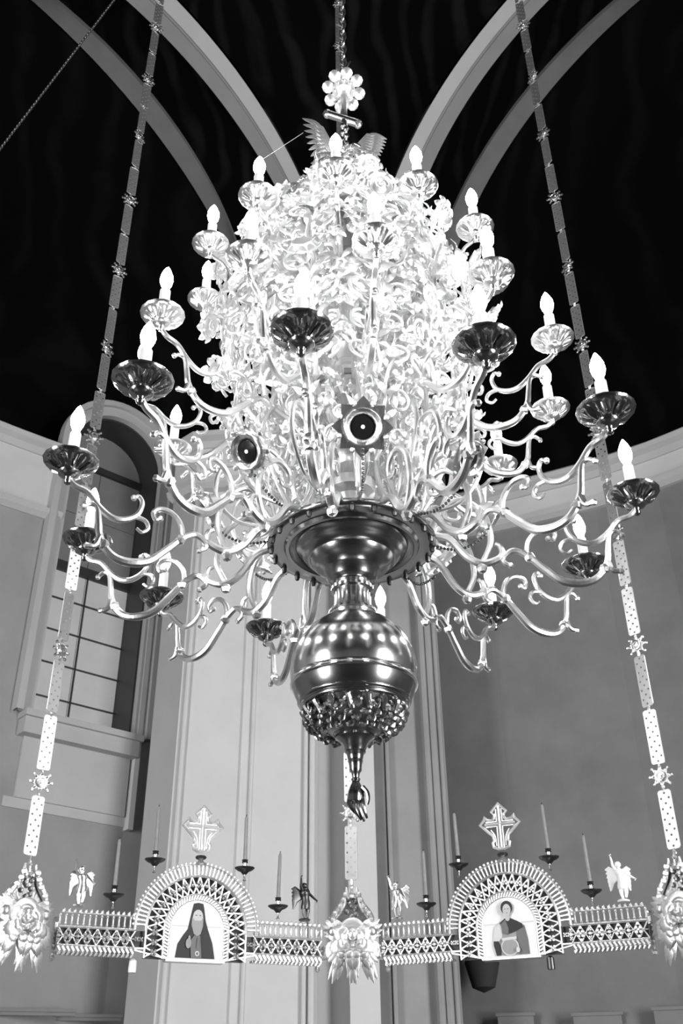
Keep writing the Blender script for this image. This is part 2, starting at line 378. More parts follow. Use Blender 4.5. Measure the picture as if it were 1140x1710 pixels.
# --- column and disc
def prof_y(pts): return [(r, Zl(z)) for r, z in pts]
mb = MB()
mb.lathe(prof_y([(.07, 2.3), (.075, 2.42), (.11, 2.46), (.11, 2.5), (.085, 2.54), (.085, 2.6), (.12, 2.63), (.125, 2.68), (.09, 2.72), (.08, 2.78), (.1, 2.82), (.1, 2.95), (.085, 3.0),
    (.085, 3.08), (.13, 3.12), (.14, 3.15), (.12, 3.18)]), 32)
mb.lathe(prof_y([(.05, 3.1), (.19, 3.12), (.21, 3.15), (.21, 3.19), (.2, 3.2), (.2, 3.3), (.21, 3.31), (.21, 3.34), (.15, 3.38), (.1, 3.42), (.08, 3.46), (.09, 3.5), (.09, 3.56), (.06, 3.6)]), 32)
mb.lathe(prof_y([(.06, 3.6), (.055, 3.7), (.075, 3.95), (.095, 4.0), (.1, 4.03), (.08, 4.06), (.06, 4.08)]), 32, rel=lambda i, a, r, z: (r*(1+.08*cos(12*a)) if i in (1, 2) else r, z))
mb.lathe(prof_y([(.05, 4.02), (.13, 4.05), (.15, 4.08), (.15, 4.2), (.13, 4.24), (.08, 4.28), (.07, 4.4), (.09, 4.46), (.09, 4.52), (.06, 4.58), (.055, 4.75), (.1, 4.8), (.11, 4.84), (.07, 4.9),
    (.05, 5.0), (.06, 5.05), (.03, 5.1), (.03, 5.3)]), 32)
obj('column', mb, ch, mt=CAST, sharp=35)
mb = MB(); mb.box((0, 0, 0), (.014, .05, .035)); SLOT = mb.mesh('drum_slot', AGED, smooth=False)
for k in range(16): a = 2*pi*k/16; obj('drum_slot', SLOT, ch, (.202*cos(a), .202*sin(a), Zl(3.25)), (0, 0, a))
mb = MB()
mb.lathe(prof_y([(.05, 2.42), (.3, 2.39), (.385, 2.365), (.403, 2.352), (.406, 2.335), (.398, 2.325), (.37, 2.322), (.325, 2.325), (.315, 2.31), (.3, 2.31), (.292, 2.325), (.272, 2.33), (.262, 2.31),
    (.25, 2.305), (.24, 2.29), (.215, 2.262), (.2, 2.26), (.188, 2.235), (.165, 2.21), (.14, 2.195), (.125, 2.185), (.115, 2.15), (.1, 2.13), (.09, 2.125), (.088, 2.11), (.1, 2.105), (.1, 2.09), (.085, 2.085),
    (.082, 2.06), (.084, 2.02), (.09, 1.99), (.11, 1.985), (.112, 1.972), (.1, 1.965)]), 64)
obj('base_disc', mb, ch, mt=SILVER_DKREF, sharp=50)
mb = MB(); mb.lathe([(.0001, -.028), (.009, -.024), (.013, -.012), (.013, 0), (.018, .004), (.018, .012)], 8); BOLT = mb.mesh('bolt', DARKM)
for k in range(24): a = 2*pi*k/24; obj('bolt', BOLT, ch, (.385*cos(a), .385*sin(a), Zl(2.322)))
mb = MB()
R_ = .283; zc = 1.69; zs_ = 1.622
pr = [(.1, 1.975), (.115, 1.962)]
for i in range(25):
    z = 1.953+(zs_+.012-1.953)*i/24; pr.append((sqrt(max(R_*R_-(z-zc)**2, .01)), z))
rs_ = sqrt(R_*R_-(zs_-zc)**2)
mb.lathe(prof_y(pr+[(rs_+.004, zs_+.01), (rs_+.008, zs_+.004), (rs_+.008, zs_-.004), (rs_+.002, zs_-.008)]), 72)
obj('globe', mb, ch, mt=SILVER, sharp=50); mb = MB()
pr = [(rs_-.001, zs_-.006)]
for i in range(16): z = zs_-.01-(zs_-.01-1.44)*i/15; pr.append((sqrt(max(R_*R_-(z-zc)**2, .002)), z))
mb.lathe(prof_y(pr), 72)
obj('globe_bowl', mb, ch, mt=SILVER_DKREF, sharp=50)
mb = MB(); rr_ = lambda z: sqrt(R_*R_-(z-zc)**2)
for z in (1.543, 1.522): mb.lathe(prof_y([(rr_(z+.009)-.003, z+.009), (rr_(z)+.007, z+.005), (rr_(z)+.008, z), (rr_(z)+.004, z-.006), (rr_(z-.01)-.004, z-.01)]), 64)
obj('globe_moulding', mb, ch, mt=SILVER_DKREF, sharp=50)
# crown of cast leaves under the globe
mb = MB()
for k in range(18):
    a = 2*pi*k/18
    for j, (r, z, s) in enumerate([(.203, 1.49, .02), (.207, 1.463, .021), (.19, 1.44, .02), (.165, 1.422, .018), (.14, 1.405, .018)]):
        aa = a+(.17 if j % 2 else 0); c = Vector((r*cos(aa), r*sin(aa), Zl(z)))
        leaf_d = Vector((-sin(aa), cos(aa), 0)); mb.ball(c, s*random.uniform(.75, 1.05), 7, sz=.8); mb.tube(catmull([c, c+leaf_d*s+Vector((cos(aa)*.012, sin(aa)*.012, -.01)), c+leaf_d*s*1.4+Vector((cos(aa)*.02, sin(aa)*.02, .014))], 3), [.005, .009, .011, .01, .008, .005, .001], 5, flat=.5)
    t = [Vector((.2*cos(a), .2*sin(a), Zl(1.508))), Vector((.228*cos(a+.05), .228*sin(a+.05), Zl(1.5))), Vector((.205*cos(a+.1), .205*sin(a+.1), Zl(1.46))), Vector((.215*cos(a+.14), .215*sin(a+.14), Zl(1.44)))]
    mb.tube(catmull(t, 4), [.012]*12+[.004], 6)
mb.lathe(prof_y([(.205, 1.5), (.192, 1.47), (.17, 1.44), (.13, 1.42), (.1, 1.405)]), 36)
obj('leaf_crown', mb, ch, mt=AGED)
mb = MB()
mb.lathe(prof_y([(.1, 1.41), (.085, 1.395), (.085, 1.385), (.065, 1.37), (.05, 1.345), (.044, 1.33), (.046, 1.325), (.036, 1.315), (.031, 1.29), (.033, 1.285), (.029, 1.28), (.026, 1.26), (.026, 1.245), (.018, 1.235), (.014, 1.215), (.02, 1.21), (.016, 1.2)]), 28)
obj('finial_stem', mb, ch, mt=SILVER_DKREF, sharp=40)
# cast hand hanging below, fingers down
mb = MB()
mb.lathe([(.012, .0), (.022, -.02), (.032, -.045), (.036, -.065), (.03, -.085), (.01, -.095)], 12, c=(0, 0, Zl(1.205)), rel=lambda i, a, r, z: (r*(1 if abs(sin(a)) < .5 else .72), z))
for i, (x, l) in enumerate([(-.026, .075), (-.009, .092), (.009, .098), (.025, .085)]):
    p = [Vector((x, 0, Zl(1.135))), Vector((x*1.15, -.012, Zl(1.135-l*.4))), Vector((x*.95+.012, -.01, Zl(1.135-l*.75))), Vector((x*.7+.026, .004, Zl(1.135-l)))]
    mb.tube(catmull(p, 4), taper(13, .0095, .0085, .005), 8)
mb.tube(catmull([(.028, -.004, Zl(1.175)), (.046, -.012, Zl(1.15)), (.05, -.016, Zl(1.12)), (.046, -.012, Zl(1.1))], 4), taper(13, .011, .009, .005), 8)
obj('cast_hand', mb, ch, mt=SILVER_DKREF)

# --- arms
U1 = [(1.261, -.22), (1.232, -.199), (1.203, -.215), (1.188, -.288), (1.174, -.357), (1.122, -.43), (1.049, -.454), (.962, -.435), (.89, -.366), (.817, -.288), (.759, -.259), (.716, -.287), (.71, -.315), (.739, -.336)]
LF = [(1.174, -.357), (1.191, -.4), (1.226, -.407)]
U2 = [(.681, -.215), (.701, -.231), (.707, -.271), (.681, -.3), (.614, -.315), (.542, -.27), (.47, -.17), (.39, -.14)]
TD = [(1.345, -.09), (1.31, -.124), (1.252, -.146), (1.194, -.209), (1.136, -.249), (1.078, -.247), (1.029, -.211), (1.012, -.151), (1.029, -.116), (1.052, -.127)]
SP = [(.817, -.288), (.832, -.219), (.875, -.17), (.928, -.159), (.959, -.183), (.948, -.218), (.925, -.21)]
S3 = [(1.078, -.247), (1.035, -.225), (.99, -.235), (.975, -.27), (1.0, -.295), (1.025, -.28)]
LB = [(.45, -.19), (.49, -.33), (.56, -.38), (.6, -.36), (.59, -.32)]
UP = [(.60, -.335), (.66, -.2), (.64, -.05), (.55, .04), (.47, .02), (.46, -.05), (.51, -.07), (.53, -.04)]
def arm_mesh(name, R, k, shift, th, extra=True):
    mb = MB()
    def P(pts): return [Vector((R+(r-1.345)*k+shift*0, 0, z*k)) for r, z in pts]
    def T(pts, r0, r1, r2): c = catmull(P(pts), 5); mb.tube(c, taper(len(c), r0, r1, r2), 8, ref=(0, 1, 0))
    T(U1, th*.55, th*1.15, th*.6); T(U2, th*.6, th*1.1, th*1.0); T(TD, th*.8, th*.85, th*.5); T(SP, th*.75, th*.7, th*.5); T(S3, th*.6, th*.6, th*.4)
    T(LF, th*1.0, th*.7, th*.7)
    for c in (U1[-1], TD[-1], SP[-1], LF[-1], U1[0]):
        mb.ball(P([c])[0], th*.85, 6)
    if extra:
        T(UP, th*.8, th*.9, th*.5)
        mb.ball(P([UP[-1]])[0], th*.9, 6)
    # tie collars
    for (r, z) in ((.83, -.3), (1.155, -.39), (.61, -.34)): mb.ball(P([(r, z)])[0], th*1.45, 7)
    return mb.mesh(name, CAST)
def bob_mesh(name, r, mt=None):
    k = r/.122; mb = MB(); n = 48
    pr = [(.0001, -.022), (.05, -.02), (.095, -.004), (.119, .004), (.123, .002), (.122, -.003), (.112, -.012), (.098, -.02), (.08, -.032), (.06, -.045), (.046, -.055), (.044, -.06), (.05, -.064), (.046, -.074), (.03, -.084), (.018, -.09), (.014, -.1), (.018, -.106), (.016, -.116), (.008, -.124), (.0001, -.126)]
    def rel(i, a, rr, z):
        d = 0
        if 5 < i < 11: d = .006*abs(cos(4*a))*sin(pi*(i-5)/6)+.003*cos(24*a)
        if 3 <= i <= 5: rr *= 1+.012*cos(16*a)
        return rr, z-d
    mb.lathe([(a*k, b*k) for a, b in pr], n, rel=rel)
    for j in range(8):
        a = 2*pi*j/8+.2; c = Vector((cos(a), sin(a), 0)); 
        mb.tube([c*.05*k+Vector((0, 0, -.058*k)), c*.075*k+Vector((0, 0, -.045*k)), c*.1*k+Vector((0, 0, -.027*k))], [.005*k, .009*k, .002], 5)
    return mb.mesh(name, mt or CHASED)
def sleeve_mesh():
    mb = MB(); mb.lathe([(.034, -.02), (.036, .0), (.03, .006), (.026, .01), (.0255, .15), (.02, .155), (.02, .165), (.001, .166)], 16, mt=WHITEP)
    return mb.mesh('candle_sleeve', WHITEP)
def bulb_mesh():
    mb = MB(); mb.lathe([(.014, 0), (.019, .012), (.029, .037), (.033, .06), (.03, .085), (.02, .115), (.009, .137), (.0005, .15)], 12)
    return mb.mesh('bulb', BULBM)
SLV = sleeve_mesh(); BLB = bulb_mesh()
TIERS = [(1.343, 2.498, -.1402, 1.0, .0178, .122), (1.09, 3.239, .1069, .97, .016, .104), (.817, 4.01, -.0663, .72, .012, .1)]
for ti, (R, z, ph, k, th, br) in enumerate(TIERS):
    am = arm_mesh('arm', R, k, 0, th); bm = bob_mesh('drip_pan', br, CHASED_DKREF if ti == 0 else None)
    for i in range(12):
        a = ph+2*pi*i/12
        arm = obj('arm', am, ch, (0, 0, Zl(z)), (0, 0, a-pi/2))
        obj('drip_pan', bm, arm, (R, 0, 0)); obj('candle_sleeve', SLV, arm, (R, 0, .0)); obj('bulb', BLB, arm, (R, 0, .163))

# --- filigree modules (face +X, lying in local YZ)
def spiral(cy, cz, r0, r1, a0, turns, n=26):
    return [Vector((0, cy+(r0+(r1-r0)*i/n)*cos(a0+turns*2*pi*i/n), cz+(r0+(r1-r0)*i/n)*sin(a0+turns*2*pi*i/n))) for i in range(n+1)]
def leaf(mb, p, d, l, wd, up=Vector((1, 0, 0))):
    p = Vector(p); d = Vector(d).normalized(); c = catmull([p, p+d*l*.5+up*l*.18, p+d*l+up*l*.05], 3)
    mb.tube(c, [wd*.25, wd*.7, wd, wd*1.05, wd*.85, wd*.5, .001], 6, flat=.3, ref=tuple(up))
def rinceau(seed, wd=.165, ht=.52, th=.0085):
    rnd = random.Random(seed); mb = MB()
    for sg in (-1, 1):
        rb = wd*.42
        # big lower scroll, upper counter-scroll, side curl
        for (cy, cz, r0, r1, a0, tr) in [(sg*wd*.5, ht*.22, rb, .012, -pi/2, sg*1.35), (sg*wd*.46, ht*.6, rb*.85, .012, pi/2, -sg*1.3),
                                         (sg*wd*.85, ht*.42, rb*.5, .008, 0, sg*1.2), (sg*wd*.3, ht*.88, rb*.55, .008, -pi/2, sg*1.2), (sg*wd*.8, ht*.8, rb*.4, .008, pi, -sg*1.2)]:
            s = spiral(cy, cz, r0, r1, a0, tr)
            for p in s: p.x += .03*sin(p.z*9+seed)+.04*(abs(p.y)/wd)
            mb.tube(s, taper(len(s), th*1.1, th, th*.7), 6, ref=(1, 0, 0)); mb.ball(s[-1], th*1.7, 6)
            for j in (5, 11, 17):
                p = s[j]; t = (s[j+1]-s[j-1]).normalized(); o = Vector((0, -t.z, t.y))*(-1 if rnd.random() < .5 else 1)
                leaf(mb, p, t+o*1.1, rnd.uniform(.05, .085), rnd.uniform(.012, .019))
    st = [Vector((.02*sin(i), .012*sin(i*1.7), ht*i/8)) for i in range(9)]
    mb.tube(st, th*1.25, 6, ref=(1, 0, 0))
    for z in (.15, .4, .65, .9):
        for sg in (-1, 1): leaf(mb, (0, 0, ht*z), (0, sg, .9), .1, .018)
    leaf(mb, (0, 0, ht*.95), (0, 0, 1), .12, .022)
    return mb.mesh('scroll_panel', LACE)
def rosette_mesh(name, r, pet=8, mt=LACE):
    mb = MB(); M = Matrix.Rotation(pi/2, 3, 'Y')
    mb.lathe([(r*.12, .02), (r*.4, .005), (r*.55, .02), (r*.62, .03), (r*.58, .012), (r*.5, -.01), (r*.01, -.015)], 24, axis=M)
    for k in range(pet):
        a = 2*pi*k/pet; d = Vector((0, cos(a), sin(a))); c = [d*r*.5, d*r*.75+Vector((.02, 0, 0)), d*r+Vector((.005, 0, 0))]
        mb.tube(catmull(c, 3), [r*.12, r*.2, r*.25, r*.26, r*.24, r*.17, r*.03], 7, flat=.35, ref=(1, 0, 0))
    s = [Vector((.03+.012*i/20, (r*.36*(1-i/22))*cos(i*.6), (r*.36*(1-i/22))*sin(i*.6))) for i in range(21)]
    mb.tube(s, r*.06, 5)
    return mb.mesh(name, mt)
RIN = [rinceau(s) for s in (1, 2, 3)]
ROS = rosette_mesh('rosette', .095); ROSS = rosette_mesh('rosette', .065, 6)
def place(mesh, name, r, z, a, tilt=0, roll=0, parent=ch, sc=1):
    M = Matrix.Rotation(a-pi/2, 4, 'Z') @ Matrix.Translation((r, 0, Zl(z))) @ Matrix.Rotation(tilt, 4, 'Y') @ Matrix.Rotation(roll, 4, 'X') @ Matrix.Scale(sc, 4)
    o = obj(name, mesh, parent); o.matrix_local = M; return o
rings = [  # z base, radius at base, tilt (leaning out positive), count, scale, rosette?
    (2.62, .33, .45, 8, .95), (2.95, .56, .05, 12, 1.0), (3.3, .62, .1, 12, 1.05), (3.42, .42, .3, 8, 1.0), (3.72, .66, -.18, 12, 1.0), (3.95, .40, .1, 8, 1.0),
    (4.15, .52, -.35, 12, .9), (4.45, .32, -.45, 10, .85), (4.62, .22, -.1, 8, .75), (4.8, .12, -.1, 6, .6)]
for ri, (z, r, tl, n, sc) in enumerate(rings):
    for i in range(n):
        a = 2*pi*(i+.5)/n-.03
        p = place(RIN[(i+ri) % 3], 'scroll_panel', r, z, a, tl, 0, ch, sc)
        if ri in (1, 2, 4, 6, 7):
            ro = obj('rosette', ROS if ri in (2, 4, 6) else ROSS, p, (.12, 0, .3)); ro.rotation_euler = (0, .5, .3*i)
# radial brackets between column and rings, hung like fins
for ri, (z, r, n, sc) in enumerate([(2.75, .3, 12, .9), (3.35, .38, 12, 1.0), (3.75, .42, 12, 1.0), (4.2, .32, 10, .9)]):
    for i in range(n):
        a = 2*pi*i/n+.25
        M = Matrix.Rotation(a-pi/2, 4, 'Z') @ Matrix.Translation((r, 0, Zl(z))) @ Matrix.Rotation(pi/2, 4, 'Z') @ Matrix.Scale(sc, 4)
        o = obj('scroll_bracket', RIN[i % 3], ch); o.matrix_local = M
# tall plain loops rising from the disc
def loop_mesh():
    mb = MB()
    for pts in ([(.36, 2.42), (.39, 2.62), (.34, 2.85), (.27, 2.9), (.25, 2.82), (.29, 2.77)], [(.36, 2.42), (.44, 2.55), (.52, 2.78), (.47, 2.95), (.4, 2.93), (.4, 2.86)],
                [(.3, 2.44), (.22, 2.6), (.2, 2.85), (.26, 3.05), (.2, 3.12)], [(.39, 2.42), (.55, 2.44), (.66, 2.58), (.64, 2.74), (.55, 2.76), (.52, 2.68), (.57, 2.64)]):
        c = catmull([Vector((r, 0, Zl(z))) for r, z in pts], 5); mb.tube(c, taper(len(c), .009, .013, .007), 7, ref=(0, 1, 0)); mb.ball(c[-1], .014, 6)
    return mb.mesh('loop_scroll', CAST)
LP = loop_mesh()
for i in range(12): obj('loop_scroll', LP, ch, (0, 0, 0), (0, 0, 2*pi*i/12-.1402-pi/2+.26))
# --- downward spotlight cups with dark centres and bead chains
def cup_mesh():
    mb = MB(); M = Matrix.Rotation(pi/2, 3, 'Y')
    mb.lathe([(.03, -.07), (.055, -.04), (.075, 0), (.082, .03), (.078, .036), (.066, .03), (.05, .012), (.048, 0)], 28, axis=M)
    star = []
    for k in range(16): a = 2*pi*k/16; rr = .135 if k % 2 == 0 else .1; star.append((rr*cos(a), rr*sin(a)))
    mb.prism(star, .01, Matrix.Rotation(-pi/2, 4, 'Z'))
    for k in range(8): a = 2*pi*(k+.5)/8; mb.ball((.012, .108*sin(a), .108*cos(a)), .013, 6)
    return mb.mesh('lamp_cup', CHASED)
CUP = cup_mesh()
mb = MB(); mb.lathe([(.0001, .0), (.048, .002), (.048, .012), (.02, .016), (.0001, .017)], 20, axis=Matrix.Rotation(pi/2, 3, 'Y')); LENS = mb.mesh('lamp_lens', DARKG)
mb = MB(); mb.ball((0, 0, 0), .0085, 8); SPK = mb.mesh('lamp_glint', GLINT)
mb = MB()
for i in range(17): t = i/16; mb.ball((-.27*t, .01*sin(t*3), -.1-.08*t-.05*sin(pi*t)), .008, 6)
BEADS = mb.mesh('bead_chain', DARKM)
for i in range(8):
    a = radians(4+45*i)
    cpo = place(CUP, 'lamp_cup', .69, 2.53, a, .62)
    obj('lamp_lens', LENS, cpo, (.006, 0, 0)); obj('lamp_glint', SPK, cpo, (.022, 0, 0))
    o = obj('bead_chain', BEADS, ch); o.matrix_local = Matrix.Rotation(a-pi/2, 4, 'Z') @ Matrix.Translation((.67, 0, Zl(2.53)+.0))
    ba = MB()
    ba.tube(catmull([(.39, 0, Zl(2.42)), (.45, 0, Zl(2.55)), (.56, 0, Zl(2.6)), (.64, 0, Zl(2.56))], 5), .011, 7); obj('cup_bracket', ba, ch, rot=(0, 0, a-pi/2), mt=CAST)
# --- top ornament: double-headed eagle wings, cross bar, flower boss
def wing(sg):
    up_ = .44 if sg < 0 else .22
    mb = MB()
    for i in range(8):
        t = i/7; base = Vector((sg*.08, 0, Zl(5.14+.02*i))); tip = Vector((sg*(.2+.1*t-.03*t*t), -.03, Zl(5.08+up_*t)))
        c = catmull([base, base.lerp(tip, .5)+Vector((0, -.03, .03)), tip], 4); mb.tube(c, [.012, .014, .017, .02, .021, .02, .017, .012, .003], 6, flat=.35, ref=(0, 1, 0))
        c = [base, base.lerp(tip, .35)+Vector((0, -.045, .02)), base.lerp(tip, .6)+Vector((0, -.045, .01))]; mb.tube(c, [.013, .018, .004], 6, flat=.4, ref=(0, 1, 0))
    return mb
obj('eagle_wing', wing(-1), ch, mt=LACE); obj('eagle_wing', wing(1), ch, mt=LACE)
mb = MB(); mb.lathe([(.02, Zl(4.9)), (.05, Zl(4.98)), (.055, Zl(5.06)), (.035, Zl(5.16)), (.03, Zl(5.2)), (.036, Zl(5.24)), (.02, Zl(5.29)), (.001, Zl(5.3))], 16)
for sg in (-1, 1): mb.tube(catmull([(sg*.01, 0, Zl(5.15)), (sg*.045, 0, Zl(5.22)), (sg*.06, -.01, Zl(5.27)), (sg*.09, -.02, Zl(5.25)), (sg*.11, -.03, Zl(5.22))], 4), taper(17, .022, .02, .003), 8)
obj('eagle_body', mb, ch, mt=CAST)
mb = MB()
mb.tube([(0, 0, Zl(5.2)), (0, 0, Zl(5.72))], .022, 8); mb.tube([(-.105, .0, Zl(5.60)), (.085, -.0, Zl(5.50))], .026, 10)
for p in ((-.11, 0, Zl(5.603)), (.09, 0, Zl(5.497))): mb.ball(p, .031, 8)
for i in range(6): mb.ball((.012*(-1)**i, -.022, Zl(5.28+.035*i)), .02, 6)
obj('cross_stem', mb, ch, mt=CHASED)
mb = MB(); M3 = Matrix.Rotation(radians(-38), 3, 'X')     # flower facing down toward the gallery
fc = Vector((0, -.02, Zl(5.82)))
for k in range(8):
    a = 2*pi*k/8+.2; c = M3 @ Vector((.105*cos(a), .105*sin(a), 0))
    vs = MB(); vs.ball((0, 0, 0), .042, 10, sz=.5); mb.merge(vs, Matrix.Translation(fc+c) @ M3.to_4x4())
mb.lathe([(.0001, -.02), (.03, -.025), (.04, -.03), (.05, -.02), (.07, -.02), (.078, -.005), (.078, .02), (.0001, .025)], 24, axis=M3, c=fc)
for k in range(8): a = 2*pi*k/8; mb.ball(fc+M3 @ Vector((.06*cos(a), .06*sin(a), -.025)), .012, 6)
obj('flower_boss', mb, ch, mt=LACE)
mb = MB(); mb.tube([(0, 0, Zl(5.7)), (0, 0, Zl(5.96))], .02, 8); obj('hanger', mb, ch, mt=CHASED)
# bulbous white globes clustered round the top
mb = MB(); mb.ball((0, 0, 0), .052, 14); GL = mb.mesh('finial_ball', LACE)
for i in range(6): a = 2*pi*i/6+.3; obj('finial_ball', GL, ch, (.15*cos(a), .15*sin(a), Zl(4.86)))
# chain above
cc = thing('chandelier_chain', 'silver link chain carrying the big chandelier from above', 'chain', (CX, CY, H+6.0))
mb = MB(); R1 = .02
pts = [Vector((R1*cos(t), 0, .032*sin(t)+(.02 if sin(t) > 0 else -.02))) for t in [2*pi*i/14 for i in range(14)]]
mb.tube(pts, .0075, 6, closed=True); LK = mb.mesh('link', CHASED)
for i in range(60): obj('link', LK, cc, (0, 0, .03+i*.074), (0, 0, (pi/2 if i % 2 else 0)+.5))
mb = MB(); mb.tube(catmull([(0, 0, .0), (.02, -.02, .06), (.035, -.02, .1), (.03, -.02, .13)], 4), taper(13, .006, .006, .003), 6); mb.tube(catmull([(0, 0, .03), (.03, -.03, .07), (.05, -.03, .12)], 4), .005, 6)
obj('chain_tie', mb, cc, mt=CHASED)
mb = MB(); a0 = Vector((CX, CY, H))+Vector((-.26, -.1, 5.28)); b0 = Vector((CX-.44, CY-.67, H+4.31)); mb.tube([a0, b0], .0014, 5)
obj('stay_wire', mb, None, mt=WHITEP, label='thin pale wire running from the wing at the top to an upper bulb', category='wire')

# ================================================================== HANGING RING
QX, QY, QR, QP = .0546, 4.0922, 2.7105, -.0063
def corner(k): a = QP+2*pi*k/8; return Vector((QX+QR*sin(a), QY+QR*cos(a), 0))
ring = thing('ring_chandelier', 'pierced metal ring of arched icon panels hanging behind and below the chandelier', 'ring chandelier', (QX, QY+QR, H+.817))
RO = Vector((QX, QY+QR, .817))
PLN = 1.63; PH = .227
def flowerlet(mb, x, z, r, y=-.03):
    for k in range(4):
        a = pi/4+pi/2*k; mb.ball((x+r*cos(a), y, z+r*sin(a)), r*.6, 5)
    mb.ball((x, y-.008, z), r*.5, 5)
# lattice strips for one side wing of the panel (x from .40 to L/2)
def bar_lattice(x0, x1):
    mb = MB(); w = x1-x0; n = max(2, round(w/.12)); st = w/n; zl, zh = .055, .145
    for i in range(n):
        xa = x0+i*st; xm = xa+st/2; xb = xa+st
        for (p, q2) in (((xa, zl), (xm, zh)), ((xm, zh), (xb, zl)), ((xa, zh), (xm, zl)), ((xm, zl), (xb, zh))):
            mb.tube([(p[0], -.02, p[1]), (q2[0], -.02, q2[1])], .0045, 5)
        flowerlet(mb, xm, (zl+zh)/2, .017); flowerlet(mb, xa, zl+.022, .008); flowerlet(mb, xa, zh-.022, .008); mb.ball((xa, -.028, (zl+zh)/2), .011, 5); mb.ball((xm, -.028, zl+.012), .009, 5); mb.ball((xm, -.028, zh-.012), .009, 5)
    return mb
def rail(mb, x0, x1, z, r=.008): mb.tube([(x0, -.022, z), (x1, -.022, z)], r, 6)
def side_parts(sg):
    x0, x1 = .37, PLN/2
    if sg < 0: x0, x1 = -x1, -x0
    rl = MB(); rail(rl, x0, x1, .05); rail(rl, x0, x1, .15); rail(rl, x0, x1, .1, .004); rail(rl, x0, x1, .225, .006); rl.box(((x0+x1)/2, .012, .15), (x1-x0, .012, .012)); rl.box(((x0+x1)/2, .03, .012), (x1-x0, .06, .012))
    fr = MB(); n = int((x1-x0)/.026)
    for i in range(n):
        x = x0+(i+.5)*(x1-x0)/n
        fr.tube([(x-.008, -.025, .044), (x+.008, -.025, .02)], .0095, 5); fr.tube([(x+.008, -.02, .018), (x-.004, -.02, -.002)], [.009, .004], 5)
    ba = MB(); n = int((x1-x0)/.034)
    for i in range(n+1):
        x = x0+i*(x1-x0)/n
        ba.lathe([(.004, .155), (.009, .165), (.005, .175), (.005, .205), (.009, .212), (.004, .222)], 6, c=(x, -.02, 0))
    cr = MB(); n = int((x1-x0)/.03)
    for i in range(n):
        x = x0+(i+.5)*(x1-x0)/n; cr.ball((x, -.022, .236), .0105, 6); cr.tube([(x, -.022, .24), (x+.006, -.022, .249)], [.007, .002], 5)
    bk = MB(); bk.box(((x0+x1)/2, .006, .1), (x1-x0, .004, .1))
    return dict(lattice_backing=bk, rails=rl, lattice=bar_lattice(x0, x1), fringe=fr, baluster_row=ba, bead_crest=cr)
AZ = .17
def arch_parts():
    d = {}
    def ap(r, a): return Vector((-r*cos(a), -.03, AZ+r*sin(a)))
    mb = MB()
    for r, th in ((.375, .007), (.31, .009), (.2, .008), (.168, .006)):
        c = [ap(r, pi*i/40) for i in range(41)]
        if r < .25: c = [Vector((-r, -.03, 0))]+c+[Vector((r, -.03, 0))]
        else: c = [Vector((-r, -.03, .15))]+c+[Vector((r, -.03, .15))] if r > .3 else c
        mb.tube(c, th, 6)
    mb.box((0, -.0, -.005), (.36, .08, .014))
    d['arch_rails'] = mb
    mb = MB()
    for i in range(44):
        a = pi*(i+.5)/44; c1, c2 = ap(.312, a), ap(.372, a); mb.tube([c1, c1.lerp(c2, .3), c1.lerp(c2, .7), c2], [.004, .007, .006, .009], 5); mb.ball(ap(.388, a), .009, 6)
    d['radial_balusters'] = mb
    mb = MB()
    N = 9
    for i in range(N):
        a0, a1 = pi*i/N, pi*(i+1)/N; am = (a0+a1)/2
        for p, q2 in ((ap(.205, a0), ap(.305, am)), (ap(.305, am), ap(.205, a1)), (ap(.305, a0), ap(.205, am)), (ap(.205, am), ap(.305, a1))): mb.tube([p, q2], .0058, 5)
        c = ap(.255, am); flowerlet(mb, c.x, c.z, .014, -.042); c = ap(.255, a0); mb.ball(c, .012, 5); c = ap(.29, a0); mb.ball(c, .009, 5)
    for sg in (-1, 1):
        for z in (.03, .085, .14):
            flowerlet(mb, sg*.255, z, .014, -.042)
            mb.tube([(sg*.2, -.03, z-.025), (sg*.31, -.03, z+.03)], .0055, 5); mb.tube([(sg*.2, -.03, z+.03), (sg*.31, -.03, z-.025)], .0055, 5)
        mb.tube([(sg*.31, -.03, 0), (sg*.31, -.03, .17)], .007, 5)
        mb.tube([(sg*.37, -.03, .05), (sg*.31, -.03, .05)], .007, 5); mb.tube([(sg*.17, -.03, 0), (sg*.37, -.03, 0.04)], .006, 5)
        for x in (.335, .36): flowerlet(mb, sg*x, .1, .01, -.03)
    d['arch_lattice'] = mb
    mb = MB(); c = [Vector((-.31, .004, 0))]+[Vector((-.31*cos(pi*i/24), .004, AZ+.31*sin(pi*i/24))) for i in range(25)]+[Vector((.31, .004, 0))]
    e_ = [Vector((-.19, .004, 0))]+[Vector((-.19*cos(pi*i/24), .004, AZ+.19*sin(pi*i/24))) for i in range(25)]+[Vector((.19, .004, 0))]
    bar_strip(mb, c, e_, Vector((0, .005, 0))); mb.box((-.34, .006, .1), (.06, .004, .1)); mb.box((.34, .006, .1), (.06, .004, .1)); d['arch_backing'] = mb
    mb = MB()
    n = 34
    for i in range(n):
        a = pi*(i+.5)/n; p = ap(.185, a); t = Vector((sin(a), 0, cos(a))); rr = Vector((-cos(a), 0, sin(a)))
        mb.tube([p-rr*.014-t*.007, p+rr*.014+t*.007], .0072, 5)
    for sg in (-1, 1):
        for i in range(9): z = AZ*(i+.5)/9; mb.tube([(sg*.171, -.03, z-.006), (sg*.199, -.03, z+.006)], .0072, 5)
    d['rope_border'] = mb
    return d
